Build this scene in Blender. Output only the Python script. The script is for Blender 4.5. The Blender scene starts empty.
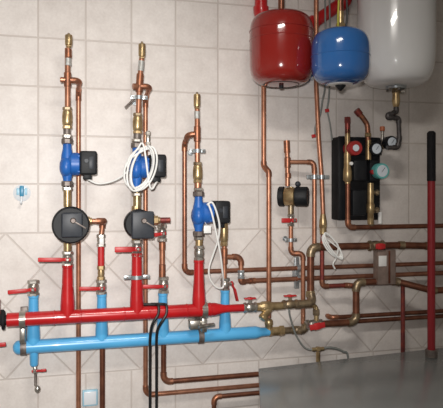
import bpy, bmesh, math, random
from mathutils import Vector, Matrix
random.seed(7)
PI = math.pi
C = bpy.context.scene.collection
# ------------------------------------------------------------------ camera model
F = 600.0; CXP = 221.5; HZ = 190.0
TH = math.atan(F/(2500-CXP)); S, K = math.sin(TH), math.cos(TH)
D = 2.70; CZ = 1.50
def A(px, py, d):
    """point at distance d in front of the tiled wall (wall is y = 0)"""
    a = (px-CXP)/F
    rx, ry = S+a*K, K-a*S
    t = (D-d)/ry
    return Vector((rx*t, -d, CZ-(py-HZ)/F*t))
def dep(p): return p.x*S+(p.y+D)*K
def U(px, p): return px*dep(p)/F              # size in metres of px pixels at p
def Zat(py, p): return CZ-(py-HZ)/F*dep(p)
def col(px, pyref, d, *pys):
    """points of one plumb line through (px, pyref)"""
    p = A(px, pyref, d)
    return [Vector((p.x, p.y, Zat(y, p))) for y in pys]
X3, Y3, Z3 = Vector((1,0,0)), Vector((0,1,0)), Vector((0,0,1))

# ------------------------------------------------------------------ materials
def mat(name, base, rough=.5, metal=0.0, var=None, vscale=20, bump=0, bscale=120, coat=0, spec=.5):
    m = bpy.data.materials.new(name); m.use_nodes = True
    nt = m.node_tree; b = nt.nodes['Principled BSDF']
    b.inputs['Roughness'].default_value = rough
    b.inputs['Metallic'].default_value = metal
    b.inputs['Coat Weight'].default_value = coat
    b.inputs['Specular IOR Level'].default_value = spec
    b.inputs['Base Color'].default_value = (*base, 1)
    tc = nt.nodes.new('ShaderNodeTexCoord')
    if var:
        n = nt.nodes.new('ShaderNodeTexNoise'); n.inputs['Scale'].default_value = vscale; n.inputs['Detail'].default_value = 5
        r = nt.nodes.new('ShaderNodeValToRGB')
        r.color_ramp.elements[0].position = .35; r.color_ramp.elements[1].position = .65
        r.color_ramp.elements[0].color = (*base, 1); r.color_ramp.elements[1].color = (*var, 1)
        nt.links.new(tc.outputs['Object'], n.inputs['Vector']); nt.links.new(n.outputs['Fac'], r.inputs['Fac'])
        nt.links.new(r.outputs['Color'], b.inputs['Base Color'])
    if bump:
        n2 = nt.nodes.new('ShaderNodeTexNoise'); n2.inputs['Scale'].default_value = bscale
        bp = nt.nodes.new('ShaderNodeBump'); bp.inputs['Strength'].default_value = bump; bp.inputs['Distance'].default_value = .002
        nt.links.new(tc.outputs['Object'], n2.inputs['Vector']); nt.links.new(n2.outputs['Fac'], bp.inputs['Height'])
        nt.links.new(bp.outputs['Normal'], b.inputs['Normal'])
    return m
M = dict(
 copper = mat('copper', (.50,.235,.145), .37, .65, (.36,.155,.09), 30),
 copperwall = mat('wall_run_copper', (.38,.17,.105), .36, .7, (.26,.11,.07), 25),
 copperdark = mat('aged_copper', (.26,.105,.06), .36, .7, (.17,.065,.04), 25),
 coppersolder = mat('soldered_copper', (.42,.17,.09), .4, .75, (.26,.12,.08), 60),
 copperred = mat('heat_stained_copper', (.33,.07,.05), .4, .6, (.2,.05,.05), 50),
 brass = mat('brass', (.52,.39,.21), .34, .72, (.32,.215,.105), 40),
 brassdark = mat('tarnished_brass', (.38,.29,.18), .38, .75, (.2,.15,.10), 45),
 nickel = mat('nickel_plate', (.55,.53,.49), .28, .85, (.34,.31,.27), 45),
 zinc = mat('galvanised_steel', (.5,.54,.56), .35, .7, (.33,.36,.38), 50),
 iron = mat('grey_cast_iron', (.22,.19,.17), .5, .5, (.14,.11,.1), 60),
 solder = mat('silver_sealing_tape', (.52,.55,.54), .45, .3, (.38,.36,.33), 80),
 red = mat('red_enamel', (.50,.010,.013), .28, 0, (.42,.008,.011), 12, coat=.5),
 blue = mat('light_blue_enamel', (.10,.44,.78), .3, 0, (.085,.39,.72), 12, coat=.4),
 redtank = mat('tank_red_lacquer', (.25,.014,.010), .15, 0, (.22,.012,.009), 6, coat=.6),
 bluetank = mat('tank_blue_lacquer', (.026,.125,.37), .15, 0, (.023,.11,.33), 6, coat=.6),
 whitetank = mat('tank_white_lacquer', (.88,.89,.90), .2, 0, (.86,.87,.88), 6, coat=.6),
 pump = mat('pump_blue_paint', (.018,.13,.46), .4, 0, (.015,.10,.38), 20),
 black = mat('black_plastic', (.008,.009,.011), .5, 0, (.013,.014,.016), 30, spec=.25),
 blackmatt = mat('black_foam_shell', (.009,.009,.010), .7, 0, (.015,.014,.016), 30, spec=.2),
 charcoal = mat('charcoal_plastic', (.036,.041,.050), .42, 0, (.026,.030,.038), 30, spec=.3),
 lever = mat('red_lever_sleeve', (.52,.02,.022), .42, 0, (.44,.018,.02), 30),
 white = mat('white_plastic', (.80,.80,.78), .4),
 cable = mat('white_cable_sheath', (.78,.78,.76), .45),
 cablegrey = mat('grey_hose', (.18,.19,.18), .5),
 dial = mat('gauge_dial', (.62,.68,.74), .25, coat=.6),
 teal = mat('teal_plastic', (.12,.42,.40), .4),
 redplastic = mat('dark_red_plastic', (.34,.025,.025), .35),
 silverdark = mat('dark_flexible_pipe', (.06,.055,.055), .4, .5, (.1,.09,.09), 50),
 boxsteel = mat('brown_grey_painted_steel', (.27,.20,.17), .45, .2, (.20,.15,.125), 30),
 boiler = mat('glossy_grey_steel_sheet', (.235,.248,.245), .2, .12, (.22,.232,.23), 4),
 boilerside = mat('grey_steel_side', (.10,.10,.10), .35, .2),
 paint = mat('white_wall_paint', (.70,.68,.65), .8),
 floor = mat('grey_screed', (.25,.24,.23), .7, 0, (.2,.19,.18), 4),
 paleblue = mat('pale_blue_plastic', (.33,.58,.72), .35),
 midblue = mat('blue_plastic', (.04,.25,.42), .35),
 clear = mat('milky_plastic', (.72,.76,.80), .25),
 greenyellow = mat('yellow_green_wire', (.45,.42,.03), .5),
 rubber = mat('black_cable_rubber', (.012,.012,.013), .45),
)

# ------------------------------------------------------------------ mesh builder
def frame(axis):
    a = axis.normalized()
    h = X3 if abs(a.x) < .8 else Z3
    u = a.cross(h).normalized(); v = a.cross(u).normalized()
    return a, u, v
def fillet(pts, R, n=7):
    out = [pts[0].copy()]; arcs = []
    for i in range(1, len(pts)-1):
        p, a, b = pts[i], (pts[i-1]-pts[i]), (pts[i+1]-pts[i])
        la, lb = a.length, b.length
        a = a/la; b = b/lb
        ang = a.angle(b)
        if ang > PI-.05: out.append(p.copy()); continue
        t = min(R/math.tan(ang/2), la*.48, lb*.48); r = t*math.tan(ang/2)
        bis = (a+b).normalized(); c = p+bis*(r/math.sin(ang/2))
        s, e = p+a*t, p+b*t
        vs, ve = s-c, e-c
        tot = vs.angle(ve); axis = vs.cross(ve).normalized()
        arc = [c+Matrix.Rotation(tot*k/n, 3, axis)@vs for k in range(n+1)]
        out += arc; arcs.append((s+a*.012, arc, e+b*.012))
    out.append(pts[-1].copy())
    return out, arcs
def spline(pts, n=8):
    out = []
    P = [pts[0]*2-pts[1]]+list(pts)+[pts[-1]*2-pts[-2]]
    for i in range(1, len(P)-2):
        p0, p1, p2, p3 = P[i-1], P[i], P[i+1], P[i+2]
        for k in range(n):
            t = k/n
            out.append(.5*((2*p1)+(p2-p0)*t+(2*p0-5*p1+4*p2-p3)*t*t+(3*p1-p0-3*p2+p3)*t**3))
    out.append(pts[-1].copy())
    return out
class MB:
    def __init__(s): s.bm = bmesh.new()
    def tube(s, pts, r, n=14, cap=True):
        pts = [p for i, p in enumerate(pts) if i == 0 or (p-pts[i-1]).length > 1e-6]
        rs = r if isinstance(r, (list, tuple)) else [r]*len(pts)
        T = []
        for i in range(len(pts)):
            a = pts[max(i-1,0)]; b = pts[min(i+1,len(pts)-1)]
            T.append((b-a).normalized())
        _, u, _ = frame(T[0]); rings = []
        for i, p in enumerate(pts):
            if i:
                q = T[i-1].rotation_difference(T[i]); u = q@u
            u = (u-T[i]*u.dot(T[i])).normalized(); v = T[i].cross(u)
            rings.append([s.bm.verts.new(p+(u*math.cos(2*PI*k/n)+v*math.sin(2*PI*k/n))*rs[i]) for k in range(n)])
        for A_, B_ in zip(rings, rings[1:]):
            for k in range(n): s.bm.faces.new((A_[k], A_[(k+1)%n], B_[(k+1)%n], B_[k]))
        if cap:
            s.bm.faces.new(list(reversed(rings[0]))); s.bm.faces.new(rings[-1])
        return s
    def lathe(s, p, axis, prof, n=20, ref=None):
        """profile [(t along axis, radius)]"""
        a, u, v = frame(axis)
        if ref is not None:
            u = (ref-a*ref.dot(a)).normalized(); v = a.cross(u)
        rings = []
        for t, r in prof:
            if r < 1e-6: rings.append([s.bm.verts.new(p+a*t)])
            else: rings.append([s.bm.verts.new(p+a*t+(u*math.cos(2*PI*(k+.5)/n)+v*math.sin(2*PI*(k+.5)/n))*r) for k in range(n)])
        for A_, B_ in zip(rings, rings[1:]):
            if len(A_) == 1 and len(B_) == 1: continue
            for k in range(n):
                j = (k+1) % n
                if len(A_) == 1: s.bm.faces.new((A_[0], B_[j], B_[k]))
                elif len(B_) == 1: s.bm.faces.new((A_[k], A_[j], B_[0]))
                else: s.bm.faces.new((A_[k], A_[j], B_[j], B_[k]))
        if len(rings[0]) > 1: s.bm.faces.new(list(reversed(rings[0])))
        if len(rings[-1]) > 1: s.bm.faces.new(rings[-1])
        return s
    def cyl(s, a, b, r, n=18, bev=None):
        ax = b-a; L = ax.length; bv = min(.002 if bev is None else bev, L*.3, r*.4)
        return s.lathe(a, ax, [(0,r-bv),(bv,r),(L-bv,r),(L,r-bv)], n)
    def hexn(s, a, b, r): return s.cyl(a, b, r, 6, .0025)
    def ring(s, c, axis, R, r, n=24, m=8):
        a, u, v = frame(axis); rows = []
        for i in range(n):
            e = u*math.cos(2*PI*i/n)+v*math.sin(2*PI*i/n)
            rows.append([s.bm.verts.new(c+e*(R+r*math.cos(2*PI*k/m))+a*r*math.sin(2*PI*k/m)) for k in range(m)])
        for i in range(n):
            A_, B_ = rows[i], rows[(i+1)%n]
            for k in range(m): s.bm.faces.new((A_[k], B_[k], B_[(k+1)%m], A_[(k+1)%m]))
        return s
    def band(s, c, axis, r0, r1, w):
        """a hollow strap: outer radius r1, inner r0, width w"""
        a, u, v = frame(axis); n = 28; rows = []
        for i in range(n):
            e = u*math.cos(2*PI*i/n)+v*math.sin(2*PI*i/n)
            rows.append([s.bm.verts.new(c+e*rr+a*t) for rr, t in ((r0,-w/2),(r1,-w/2),(r1,w/2),(r0,w/2))])
        for i in range(n):
            A_, B_ = rows[i], rows[(i+1)%n]
            for k in range(4): s.bm.faces.new((A_[k], A_[(k+1)%4], B_[(k+1)%4], B_[k]))
        return s
    def box(s, c, dx, dy, dz, ux=X3, uz=Z3, bev=.003, seg=2):
        ux = ux.normalized(); uz = (uz-ux*uz.dot(ux)).normalized(); uy = uz.cross(ux)
        vs = [s.bm.verts.new(c+ux*(i*dx/2)+uy*(j*dy/2)+uz*(k*dz/2)) for i in (-1,1) for j in (-1,1) for k in (-1,1)]
        fs = [s.bm.faces.new([vs[i] for i in f]) for f in ((0,1,3,2),(4,6,7,5),(0,4,5,1),(2,3,7,6),(0,2,6,4),(1,5,7,3))]
        if bev:
            es = list({e for f in fs for e in f.edges})
            bmesh.ops.bevel(s.bm, geom=es, offset=min(bev, dx*.4, dy*.4, dz*.4), segments=seg, affect='EDGES', profile=.5)
        return s
    def ball(s, c, r, sc=(1,1,1)):
        g = bmesh.ops.create_uvsphere(s.bm, u_segments=20, v_segments=12, radius=r)
        for v in g['verts']: v.co = Vector((v.co.x*sc[0], v.co.y*sc[1], v.co.z*sc[2]))+c
        return s
    def prism(s, poly, z0, z1, bev=0):
        lo = [s.bm.verts.new(Vector((x,y,z0))) for x, y in poly]; hi = [s.bm.verts.new(Vector((x,y,z1))) for x, y in poly]
        n = len(poly)
        fs = [s.bm.faces.new(list(reversed(lo))), s.bm.faces.new(hi)]
        for k in range(n): fs.append(s.bm.faces.new((lo[k], lo[(k+1)%n], hi[(k+1)%n], hi[k])))
        if bev:
            bmesh.ops.bevel(s.bm, geom=list({e for f in fs for e in f.edges}), offset=bev, segments=2, affect='EDGES', profile=.5)
        return s
    def build(s, name, m, parent=None, ang=40):
        bmesh.ops.recalc_face_normals(s.bm, faces=s.bm.faces)
        off = Vector((0,0,0))
        if parent is not None:
            q = parent
            while q is not None: off += q.location; q = q.parent
        else:
            xs = [v.co for v in s.bm.verts]
            off = Vector(((min(v.x for v in xs)+max(v.x for v in xs))/2, (min(v.y for v in xs)+max(v.y for v in xs))/2, min(v.z for v in xs)))
        for v in s.bm.verts: v.co -= off
        me = bpy.data.meshes.new(name); s.bm.to_mesh(me); s.bm.free()
        me.materials.append(M[m] if isinstance(m, str) else m)
        for p in me.polygons: p.use_smooth = True
        me.set_sharp_from_angle(angle=math.radians(ang))
        o = bpy.data.objects.new(name, me); C.objects.link(o)
        if parent is not None: o.parent = parent
        else: o.location = off
        return o
def tag(o, label, cat, group=None):
    o['label'] = label; o['category'] = cat
    if group: o['group'] = group
    return o
def thing(name, loc, label, cat, group=None):
    o = bpy.data.objects.new(name, None); o.empty_display_size = .05; o.location = loc; C.objects.link(o)
    return tag(o, label, cat, group)

# ------------------------------------------------------------------ kinds
def pipe(pts, r, label, m='copper', name='copper_pipe', cat='pipe', bend=None, group=None, elbows=True, em='coppersolder', couplings=()):
    """one run of pipe with soldered elbows where it turns"""
    t = thing(name, min(pts, key=lambda p: p.z), label, cat, group)
    path, arcs = fillet(pts, bend or r*2.2)
    MB().tube(path, r).build('pipe_run', m, t)
    if elbows:
        for s, arc, e in arcs:
            MB().tube([s]+arc+[e], r*1.22).build('elbow', em, t)
    for a, b in couplings:
        MB().cyl(a, b, r*1.25).build('coupling', em, t)
    return t
def ball_valve(c, axis, L, r, label, lever=None, lv_off=None, m='nickel', group='red lever ball valves', lw=.017, wing=False):
    """c centre, axis of flow, lever = vector from stem to lever end, lv_off = direction the stem points"""
    a = axis.normalized(); t = thing('ball_valve', c-Z3*(L/2 if abs(a.z) > .5 else r), label, 'valve', group)
    b = MB()
    b.lathe(c-a*L*.30, a, [(0,r*.80),(L*.1,r*.95),(L*.30,r*1.05),(L*.5,r*.95),(L*.60,r*.80)], 18)
    b.build('valve_body', m, t)
    for sgn in (-1, 1):
        MB().hexn(c+a*sgn*L*.28, c+a*sgn*L*.5, r*1.08).build('end_nut', m, t)
    if lever is not None:
        o = lv_off.normalized(); base = c+o*r*.9; top = c+o*(r+.016)
        MB().cyl(base, top, r*.38).build('stem', m, t)
        l = lever.normalized(); lm = MB()
        if wing:
            lm.box(top+o*.003, lever.length, lw, .007, ux=l, uz=o, bev=.003)
            lm.box(top+o*.003, lw*1.2, lw*1.2, .011, ux=l, uz=o, bev=.003)
            lm.build('butterfly_handle', 'lever', t)
        else:
            q = top+o*.003
            path = [q-l*.010, q+l*.012, q+l*.026+o*.006, q+lever+o*.006]
            for p0, p1 in zip(path, path[1:]):
                d_ = p1-p0; up = (o-d_.normalized()*o.dot(d_.normalized()))
                lm.box((p0+p1)/2, d_.length+.005, lw*(.8 if p1 is not path[-1] else 1), .0065, ux=d_, uz=up, bev=.003)
            lm.build('lever', 'lever', t)
            MB().hexn(q, q+o*.009, .0075).build('lever_nut', 'nickel', t)
    return t
def clamp(c, axis, r, label, wall=True, m='zinc', w=.016, ears=True, group='pipe clamps', ear=X3, ear_len=.018, screw=False):
    a = axis.normalized()
    t = thing('pipe_clamp', c-Z3*r, label, 'clamp', group)
    MB().band(c, a, r*1.005, r+.0035, w).build('strap', m, t)
    if ears:
        for sgn in (-1, 1):
            e = MB().box(c+ear*sgn*(r+ear_len/2), ear_len, .010, w, ux=ear, uz=a, bev=.001).build('ear', m, t)
            MB().cyl(c+ear*sgn*(r+ear_len*.55)-Y3*.011, c+ear*sgn*(r+ear_len*.55)+Y3*.008, .004, 10).build('screw', 'nickel', e)
    if wall:
        MB().cyl(c+Y3*(r+.001), Vector((c.x, 0.0, c.z)), .0045, 10).build('stud', 'zinc', t)
        MB().cyl(Vector((c.x,-.004,c.z)), Vector((c.x,0,c.z)), .013, 16, .001).build('wall_plate', 'zinc', t)
    return t
def air_vent(px, y0, y1, d, label):
    b, tp = col(px, (y0+y1)/2, d, y1, y0)
    H = tp.z-b.z; r = .0150
    t = thing('air_vent', b, label, 'air vent', 'brass automatic air vents')
    MB().lathe(b, Z3, [(0,r*.6),(H*.18,r*.6),(H*.2,r*.95),(H*.28,r),(H*.83,r),(H*.87,r*.9)], 18).build('float_chamber', 'brass', t)
    MB().hexn(b+Z3*H*.06, b+Z3*H*.17, r*.85).build('hex_nut', 'brass', t)
    MB().cyl(b+Z3*H*.86, b+Z3*H, r*.34, 12).build('vent_cap', 'brassdark', t)
    return t
def brass_valve(px, y0, y1, d, label, r=.021, name='check_valve', cat='valve', group='brass check valves', xref=None):
    b, tp = col(px, (y0+y1)/2, d, y1, y0); H = tp.z-b.z
    t = thing(name, b, label, cat, group)
    MB().lathe(b, Z3, [(H*.14,r*.75),(H*.2,r*.95),(H*.35,r),(H*.6,r*1.0),(H*.78,r*.92),(H*.86,r*.75)], 20).build('valve_body', 'brass', t)
    MB().hexn(b, b+Z3*H*.16, r*.92).build('lower_nut', 'brass', t)
    MB().hexn(b+Z3*H*.84, b+Z3*H, r*.92).build('upper_nut', 'brassdark', t)
    return t
def pump(px, y0, y1, d, motor_px, label, ym=None):
    """blue in-line pump, motor to the right; y0..y1 is the blue casting"""
    b, tp = col(px, (y0+y1)/2, d, y1, y0); H = tp.z-b.z
    t = thing('circulation_pump', b-Z3*.02, label, 'pump', 'blue circulation pumps')
    c = b+Z3*H*.47 if ym is None else Vector((b.x, b.y, Zat(ym, b)))
    body = MB()
    body.lathe(b, Z3, [(0,.017),(H*.08,.0175),(H*.2,.023),(H*.5,.026),(H*.68,.024),(H*.85,.0185),(H,.017)], 20)
    body.lathe(c-Z3*.012-X3*.031, X3, [(0,.0),(.001,.016),(.006,.030),(.016,.041),(.026,.044),(.036,.042),(.045,.034)], 24)
    body.lathe(c+X3*.0, X3, [(0,.030),(.012,.042),(.016,.047),(.046,.047),(.049,.043),(.066,.043)], 24)
    x0, x1 = motor_px
    m0 = A(x0, HZ, d).x; m1 = A(x1, HZ, d).x
    body.build('pump_body', 'pump', t)
    for k in (45,135,225,315):
        e = Vector((0, math.cos(math.radians(k)), math.sin(math.radians(k))))*.040
        MB().cyl(c+X3*.040+e*1.12, Vector((m0+.002,c.y,c.z))+e*1.12, .006, 10).build('flange_bolt', 'pump', t)
    mw = m1-m0
    mt = MB().box(Vector(((m0+m1)/2, c.y-.004, c.z+.004)), mw, .094, .097, bev=.008, seg=3).build('motor_housing', 'black', t)
    MB().cyl(Vector((m0+mw*.38, c.y-.053, c.z+.012)), Vector((m0+mw*.38, c.y-.048, c.z+.012)), .010, 16).build('speed_switch', 'charcoal', mt)
    MB().box(Vector((m0+mw*.66, c.y-.051, c.z+.004)), mw*.30, .003, .050, bev=.001).build('rating_plate', 'charcoal', mt)
    MB().box(Vector((m0+mw*.45, c.y-.008, c.z-.051)), mw*.5, .05, .026, bev=.004).build('cable_gland_box', 'black', mt)
    for nm, q, sg in (('upper_union_nut', tp, 1), ('lower_union_nut', b, -1)):
        MB().cyl(q-Z3*sg*.004, q+Z3*sg*.018, .025, 8, .003).build(nm, 'iron', t)
        MB().hexn(q+Z3*sg*.020, q+Z3*sg*.034, .021).build('union_tail', 'nickel', t)
    return t, c, m0, m1
def cable(pts, r, label, m='cable', name='power_cable', group=None, n=8):
    o = MB().tube(spline(pts, n), r, 8).build(name, m)
    return tag(o, label, 'cable', group)

# ------------------------------------------------------------------ the room
def tile_material():
    m = bpy.data.materials.new('glazed_wall_tiles'); m.use_nodes = True
    nt = m.node_tree; N = nt.nodes; L = nt.links; bs = N['Principled BSDF']
    geo = N.new('ShaderNodeNewGeometry'); sep = N.new('ShaderNodeSeparateXYZ'); L.new(geo.outputs['Position'], sep.inputs[0])
    def mth(op, a, b=None, c=None):
        n = N.new('ShaderNodeMath'); n.operation = op
        for i, v in enumerate((a, b, c)):
            if v is None: continue
            if isinstance(v, (int, float)): n.inputs[i].default_value = v
            else: L.new(v, n.inputs[i])
        return n.outputs[0]
    x, z = sep.outputs['X'], sep.outputs['Z']
    px, pz = TILE
    gx = mth('DIVIDE', mth('SUBTRACT', x, GX0), px)
    gu = mth('DIVIDE', mth('SUBTRACT', z, ZTOP), pz)
    gl = mth('DIVIDE', mth('SUBTRACT', z, ZBOT), pz)
    inband = mth('MULTIPLY', mth('LESS_THAN', z, ZTOP), mth('GREATER_THAN', z, ZBOT))
    below = mth('LESS_THAN', z, ZBOT)
    gz = mth('ADD', mth('MULTIPLY', gl, below), mth('MULTIPLY', gu, mth('SUBTRACT', 1, below)))
    dx = mth('DIVIDE', mth('SUBTRACT', x, DX0), DP); dz = mth('DIVIDE', mth('SUBTRACT', z, ZBOT), DPZ)
    du = mth('ADD', dx, dz); dv = mth('SUBTRACT', dx, dz)
    def mix(a, b): return mth('ADD', mth('MULTIPLY', a, mth('SUBTRACT', 1, inband)), mth('MULTIPLY', b, inband))
    u, v = mix(gx, du), mix(gz, dv)
    def edge(q, w):  # distance to nearest joint in metres
        return mth('MULTIPLY', mth('ABSOLUTE', mth('SUBTRACT', q, mth('ROUND', q))), w)
    e = mth('MINIMUM', edge(u, .20), edge(v, .20))
    et = mth('ABSOLUTE', mth('SUBTRACT', z, ZTOP)); eb = mth('ABSOLUTE', mth('SUBTRACT', z, ZBOT))
    e = mth('MINIMUM', e, mth('MINIMUM', et, eb))
    mr = N.new('ShaderNodeMapRange'); mr.inputs['From Min'].default_value = .0022; mr.inputs['From Max'].default_value = .0042
    L.new(e, mr.inputs['Value'])
    cmb = N.new('ShaderNodeCombineXYZ'); L.new(mth('FLOOR', u), cmb.inputs[0]); L.new(mth('FLOOR', v), cmb.inputs[1]); L.new(inband, cmb.inputs[2])
    wn = N.new('ShaderNodeTexWhiteNoise'); L.new(cmb.outputs[0], wn.inputs['Vector'])
    n1 = N.new('ShaderNodeTexNoise'); n1.inputs['Scale'].default_value = 14; n1.inputs['Detail'].default_value = 8; n1.inputs['Roughness'].default_value = .65
    L.new(geo.outputs['Position'], n1.inputs['Vector'])
    n2 = N.new('ShaderNodeTexNoise'); n2.inputs['Scale'].default_value = 90; n2.inputs['Detail'].default_value = 4
    L.new(geo.outputs['Position'], n2.inputs['Vector'])
    ramp = N.new('ShaderNodeValToRGB'); er = ramp.color_ramp
    er.elements[0].position = .32; er.elements[0].color = (*TC1, 1); er.elements[1].position = .68; er.elements[1].color = (*TC2, 1)
    f = mth('ADD', mth('MULTIPLY', n1.outputs['Fac'], .62), mth('ADD', mth('MULTIPLY', n2.outputs['Fac'], .28), mth('MULTIPLY', wn.outputs['Value'], .10)))
    L.new(f, ramp.inputs['Fac'])
    mx = N.new('ShaderNodeMix'); mx.data_type = 'RGBA'; mx.inputs['A'].default_value = (*GROUT, 1)
    L.new(mr.outputs['Result'], mx.inputs['Factor']); L.new(ramp.outputs['Color'], mx.inputs['B'])
    L.new(mx.outputs['Result'], bs.inputs['Base Color'])
    bp = N.new('ShaderNodeBump'); bp.inputs['Distance'].default_value = .002; bp.inputs['Strength'].default_value = .6
    L.new(mth('ADD', mr.outputs['Result'], mth('MULTIPLY', n1.outputs['Fac'], .25)), bp.inputs['Height']); L.new(bp.outputs['Normal'], bs.inputs['Normal'])
    bs.inputs['Roughness'].default_value = .42; bs.inputs['Specular IOR Level'].default_value = .35
    return m
TILE = (.200, .2105)
GX0 = A(131.5, 190, 0).x; ZTOP = Zat(233, A(35, 233, 0)); ZBOT = Zat(377.5, A(35, 377, 0))
DX0 = A(203, 363, 0).x; DP = .287; DPZ = (ZTOP-ZBOT)/2
TC1 = (.61,.56,.525); TC2 = (.78,.735,.70); GROUT = (.56,.505,.465)
M['tiles'] = tile_material()
XL, XR, YF, HC = -1.7, 2.7, -4.0, 2.75
def struct(name, m, c, dx, dy, dz):
    o = MB().box(Vector(c), dx, dy, dz, bev=0).build(name, m); o['kind'] = 'structure'
    return o
struct('floor', 'floor', ((XL+XR)/2, YF/2, -.05), XR-XL+.2, -YF+.2, .1)
struct('ceiling', 'paint', ((XL+XR)/2, YF/2, HC+.05), XR-XL+.2, -YF+.2, .1)
struct('wall_back', 'tiles', ((XL+XR)/2, .05, HC/2), XR-XL+.2, .1, HC)
struct('wall_left', 'paint', (XL-.05, YF/2, HC/2), .1, -YF, HC)
struct('wall_right', 'paint', (XR+.05, YF/2, HC/2), .1, -YF, HC)
struct('wall_front', 'paint', ((XL+XR)/2, YF-.05, HC/2), XR-XL+.2, .1, HC)

# ------------------------------------------------------------------ manifolds
DR, DB, DW = .155, .085, .028          # red header, blue header, pipes close to the wall
RR = .0285
zr = A(100, 315.2, DR).z; zb = A(100, 342.3, DB).z
def rx(px, py=315): return A(px, py, DR).x
def bx(px, py=342): return A(px, py, DB).x
t = thing('red_manifold', Vector((rx(10), -DR, zr-RR)), 'long red enamelled header pipe with three red risers, above the light blue header', 'manifold')
mb = MB(); mb.tube([Vector((rx(7),-DR,zr)), Vector((rx(213,308),-DR,zr))], RR, 24)
for px in (67.5, 136.5, 198.5):        # raised weld rings either side of every tee
    for s_ in (-1, 1): mb.cyl(Vector((rx(px)+s_*.052-.004,-DR,zr)), Vector((rx(px)+s_*.052+.004,-DR,zr)), RR+.0018, 24, .002)
mb.build('header_pipe', 'red', t)
MB().lathe(Vector((rx(212,308),-DR,zr)), X3, [(0,RR),(.012,RR),(.05,.019),(.062,.017),(rx(246,306)-rx(212,308),.017)], 24).build('reducer', 'red', t)
e = MB().cyl(Vector((rx(-6),-DR,zr)), Vector((rx(7.5),-DR,zr)), .020, 20).cyl(Vector((rx(2),-DR,zr)), Vector((rx(5),-DR,zr)), RR+.010, 20).build('end_flange', 'blackmatt', t)
e['label'] = 'black flanged end'
def riser(px, ytop, ymid, t, z0, d, m, rb, rt, n=24):
    p, = col(px, ymid, d, ytop); H = p.z-z0
    MB().lathe(Vector((p.x,p.y,z0)), Z3, [(0,rb),(RR+.020,rb),(RR+.035,rb*.97),(H*.62,rt*1.08),(H-.012,rt),(H-.010,rt+.002),(H,rt+.002)], n).build('riser', m, t)
    return p
for px, yt in ((67.5,265), (136.7,253), (198.8,260)):
    riser(px, yt, 290, t, zr, DR, 'red', .029, .021)
t = thing('blue_manifold', Vector((bx(20), -DB, zb-.03)), 'long light blue header pipe with four blue risers, below the red header', 'manifold')
x_end = bx(254,331)
mb = MB(); mb.tube([Vector((bx(20,347),-DB,zb)), Vector((x_end,-DB,zb))], RR, 24)
mb.build('header_pipe', 'blue', t)
MB().lathe(Vector((x_end-.001,-DB,zb)), X3, [(0,RR),(.010,RR),(.035,.021),(bx(270,328)-x_end,.019)], 24).build('reducer', 'blue', t)
MB().lathe(Vector((bx(20.5,347),-DB,zb)), -X3, [(0,RR+.001),(.012,RR),(.020,RR*.85),(.028,RR*.5),(.031,0)], 24).build('end_cap', 'blue', t)
for px, yt in ((33.5,295), (101.7,294), (162.8,293), (225,290)):
    riser(px, yt, 315, t, zb, DB, 'blue', .027, .0195)
p0, p1 = col(34, 355, DB, 347, 366)
MB().lathe(p0, -Z3, [(0,.019),(p0.z-p1.z-.006,.017),(p0.z-p1.z,.012)], 20).build('drain_stub', 'blue', t)

# header brackets
def double_bracket(px, py, label, rail):
    t = thing('manifold_bracket', Vector((rx(px,py), 0, zb-RR)), label, 'bracket', 'header brackets')
    xr = A(px, 318, DR).x
    MB().band(Vector((xr,-DR,zr)), X3, RR*1.01, RR+.005, .024).build('upper_strap', 'nickel', t)
    MB().band(Vector((xr,-DB,zb)), X3, RR*1.01, RR+.005, .024).build('lower_strap', 'iron', t)
    q = MB(); q.box(Vector((xr,-.045,(zr+zb)/2)), .03, .014, zr-zb+.06, bev=.002)
    q.box(Vector((xr,-.02,(zr+zb)/2)), .026, .04, .03, bev=.002)
    q.box(Vector((xr,-.088,zr)), .022, .08, .018, bev=.002)
    q.build('bracket_rail', 'iron', t)
    MB().box(Vector((xr, -(DR+DB)/2-.02, (zr+zb)/2-.001)), .022, .05, zr-zb-2*RR-.012, bev=.004).build('spacer', 'nickel', t)
    return t, xr
double_bracket(22.5, 318, 'steel double bracket strapping the left ends of the red and blue headers together', None)
t, xr = double_bracket(204, 308, 'steel double bracket strapping the red and blue headers near the third red riser', None)
MB().box(Vector((xr-.028,-.13,(zr+zb)/2)), .07, .05, .042, bev=.008).build('saddle_casting', 'nickel', t)
MB().cyl(Vector((xr-.03,-.185,(zr+zb)/2)), Vector((xr+.045,-.16,(zr+zb)/2+.0)), .008, 12).build('clamp_bolt', 'nickel', t)

# ------------------------------------------------------------------ pump line 1 (left)
def stub(px, y0, y1, d, r, label, m='copper', name='copper_pipe', taper=None, ref=None):
    b, tp = col(px, (y0+y1)/2, d, y1, y0)
    t = thing(name, b, label, 'pipe')
    MB().cyl(b, tp, r).build('pipe_run', m, t)
    return t, b, tp
rc = .0115
# left line
air_vent(68.7, 33, 48, DR, 'brass air vent on top of the leftmost pump line')
t, b, tp = stub(67.6, 48, 109, DR, rc, 'short copper pipe with tee below the leftmost air vent')
MB().cyl(*col(68.3, 50, DR, 58, 49), rc*1.22).build('coupling', 'coppersolder', t)
MB().cyl(*col(68, 61, DR, 66, 58), rc*1.12).build('sealing_tape', 'solder', t)
k = col(67.6, 80, DR, 80)[0]
MB().cyl(k-Z3*.028, k+Z3*.032, rc*1.3).build('tee', 'coppersolder', t)
MB().cyl(k, k-X3*.030, rc*1.0).build('tee_cap', 'copper', t)
ret = A(78.5, 200, DW)
pipe([k+X3*.004, Vector((ret.x, k.y+.004, k.z)), Vector((ret.x, ret.y, k.z-.03)), Vector((ret.x, ret.y, 0))], .0105,
     'tall copper pipe running to the floor right of the leftmost pump line', bend=.03)
brass_valve(67.3, 107, 129, DR, 'brass check valve above the leftmost blue pump')
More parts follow.
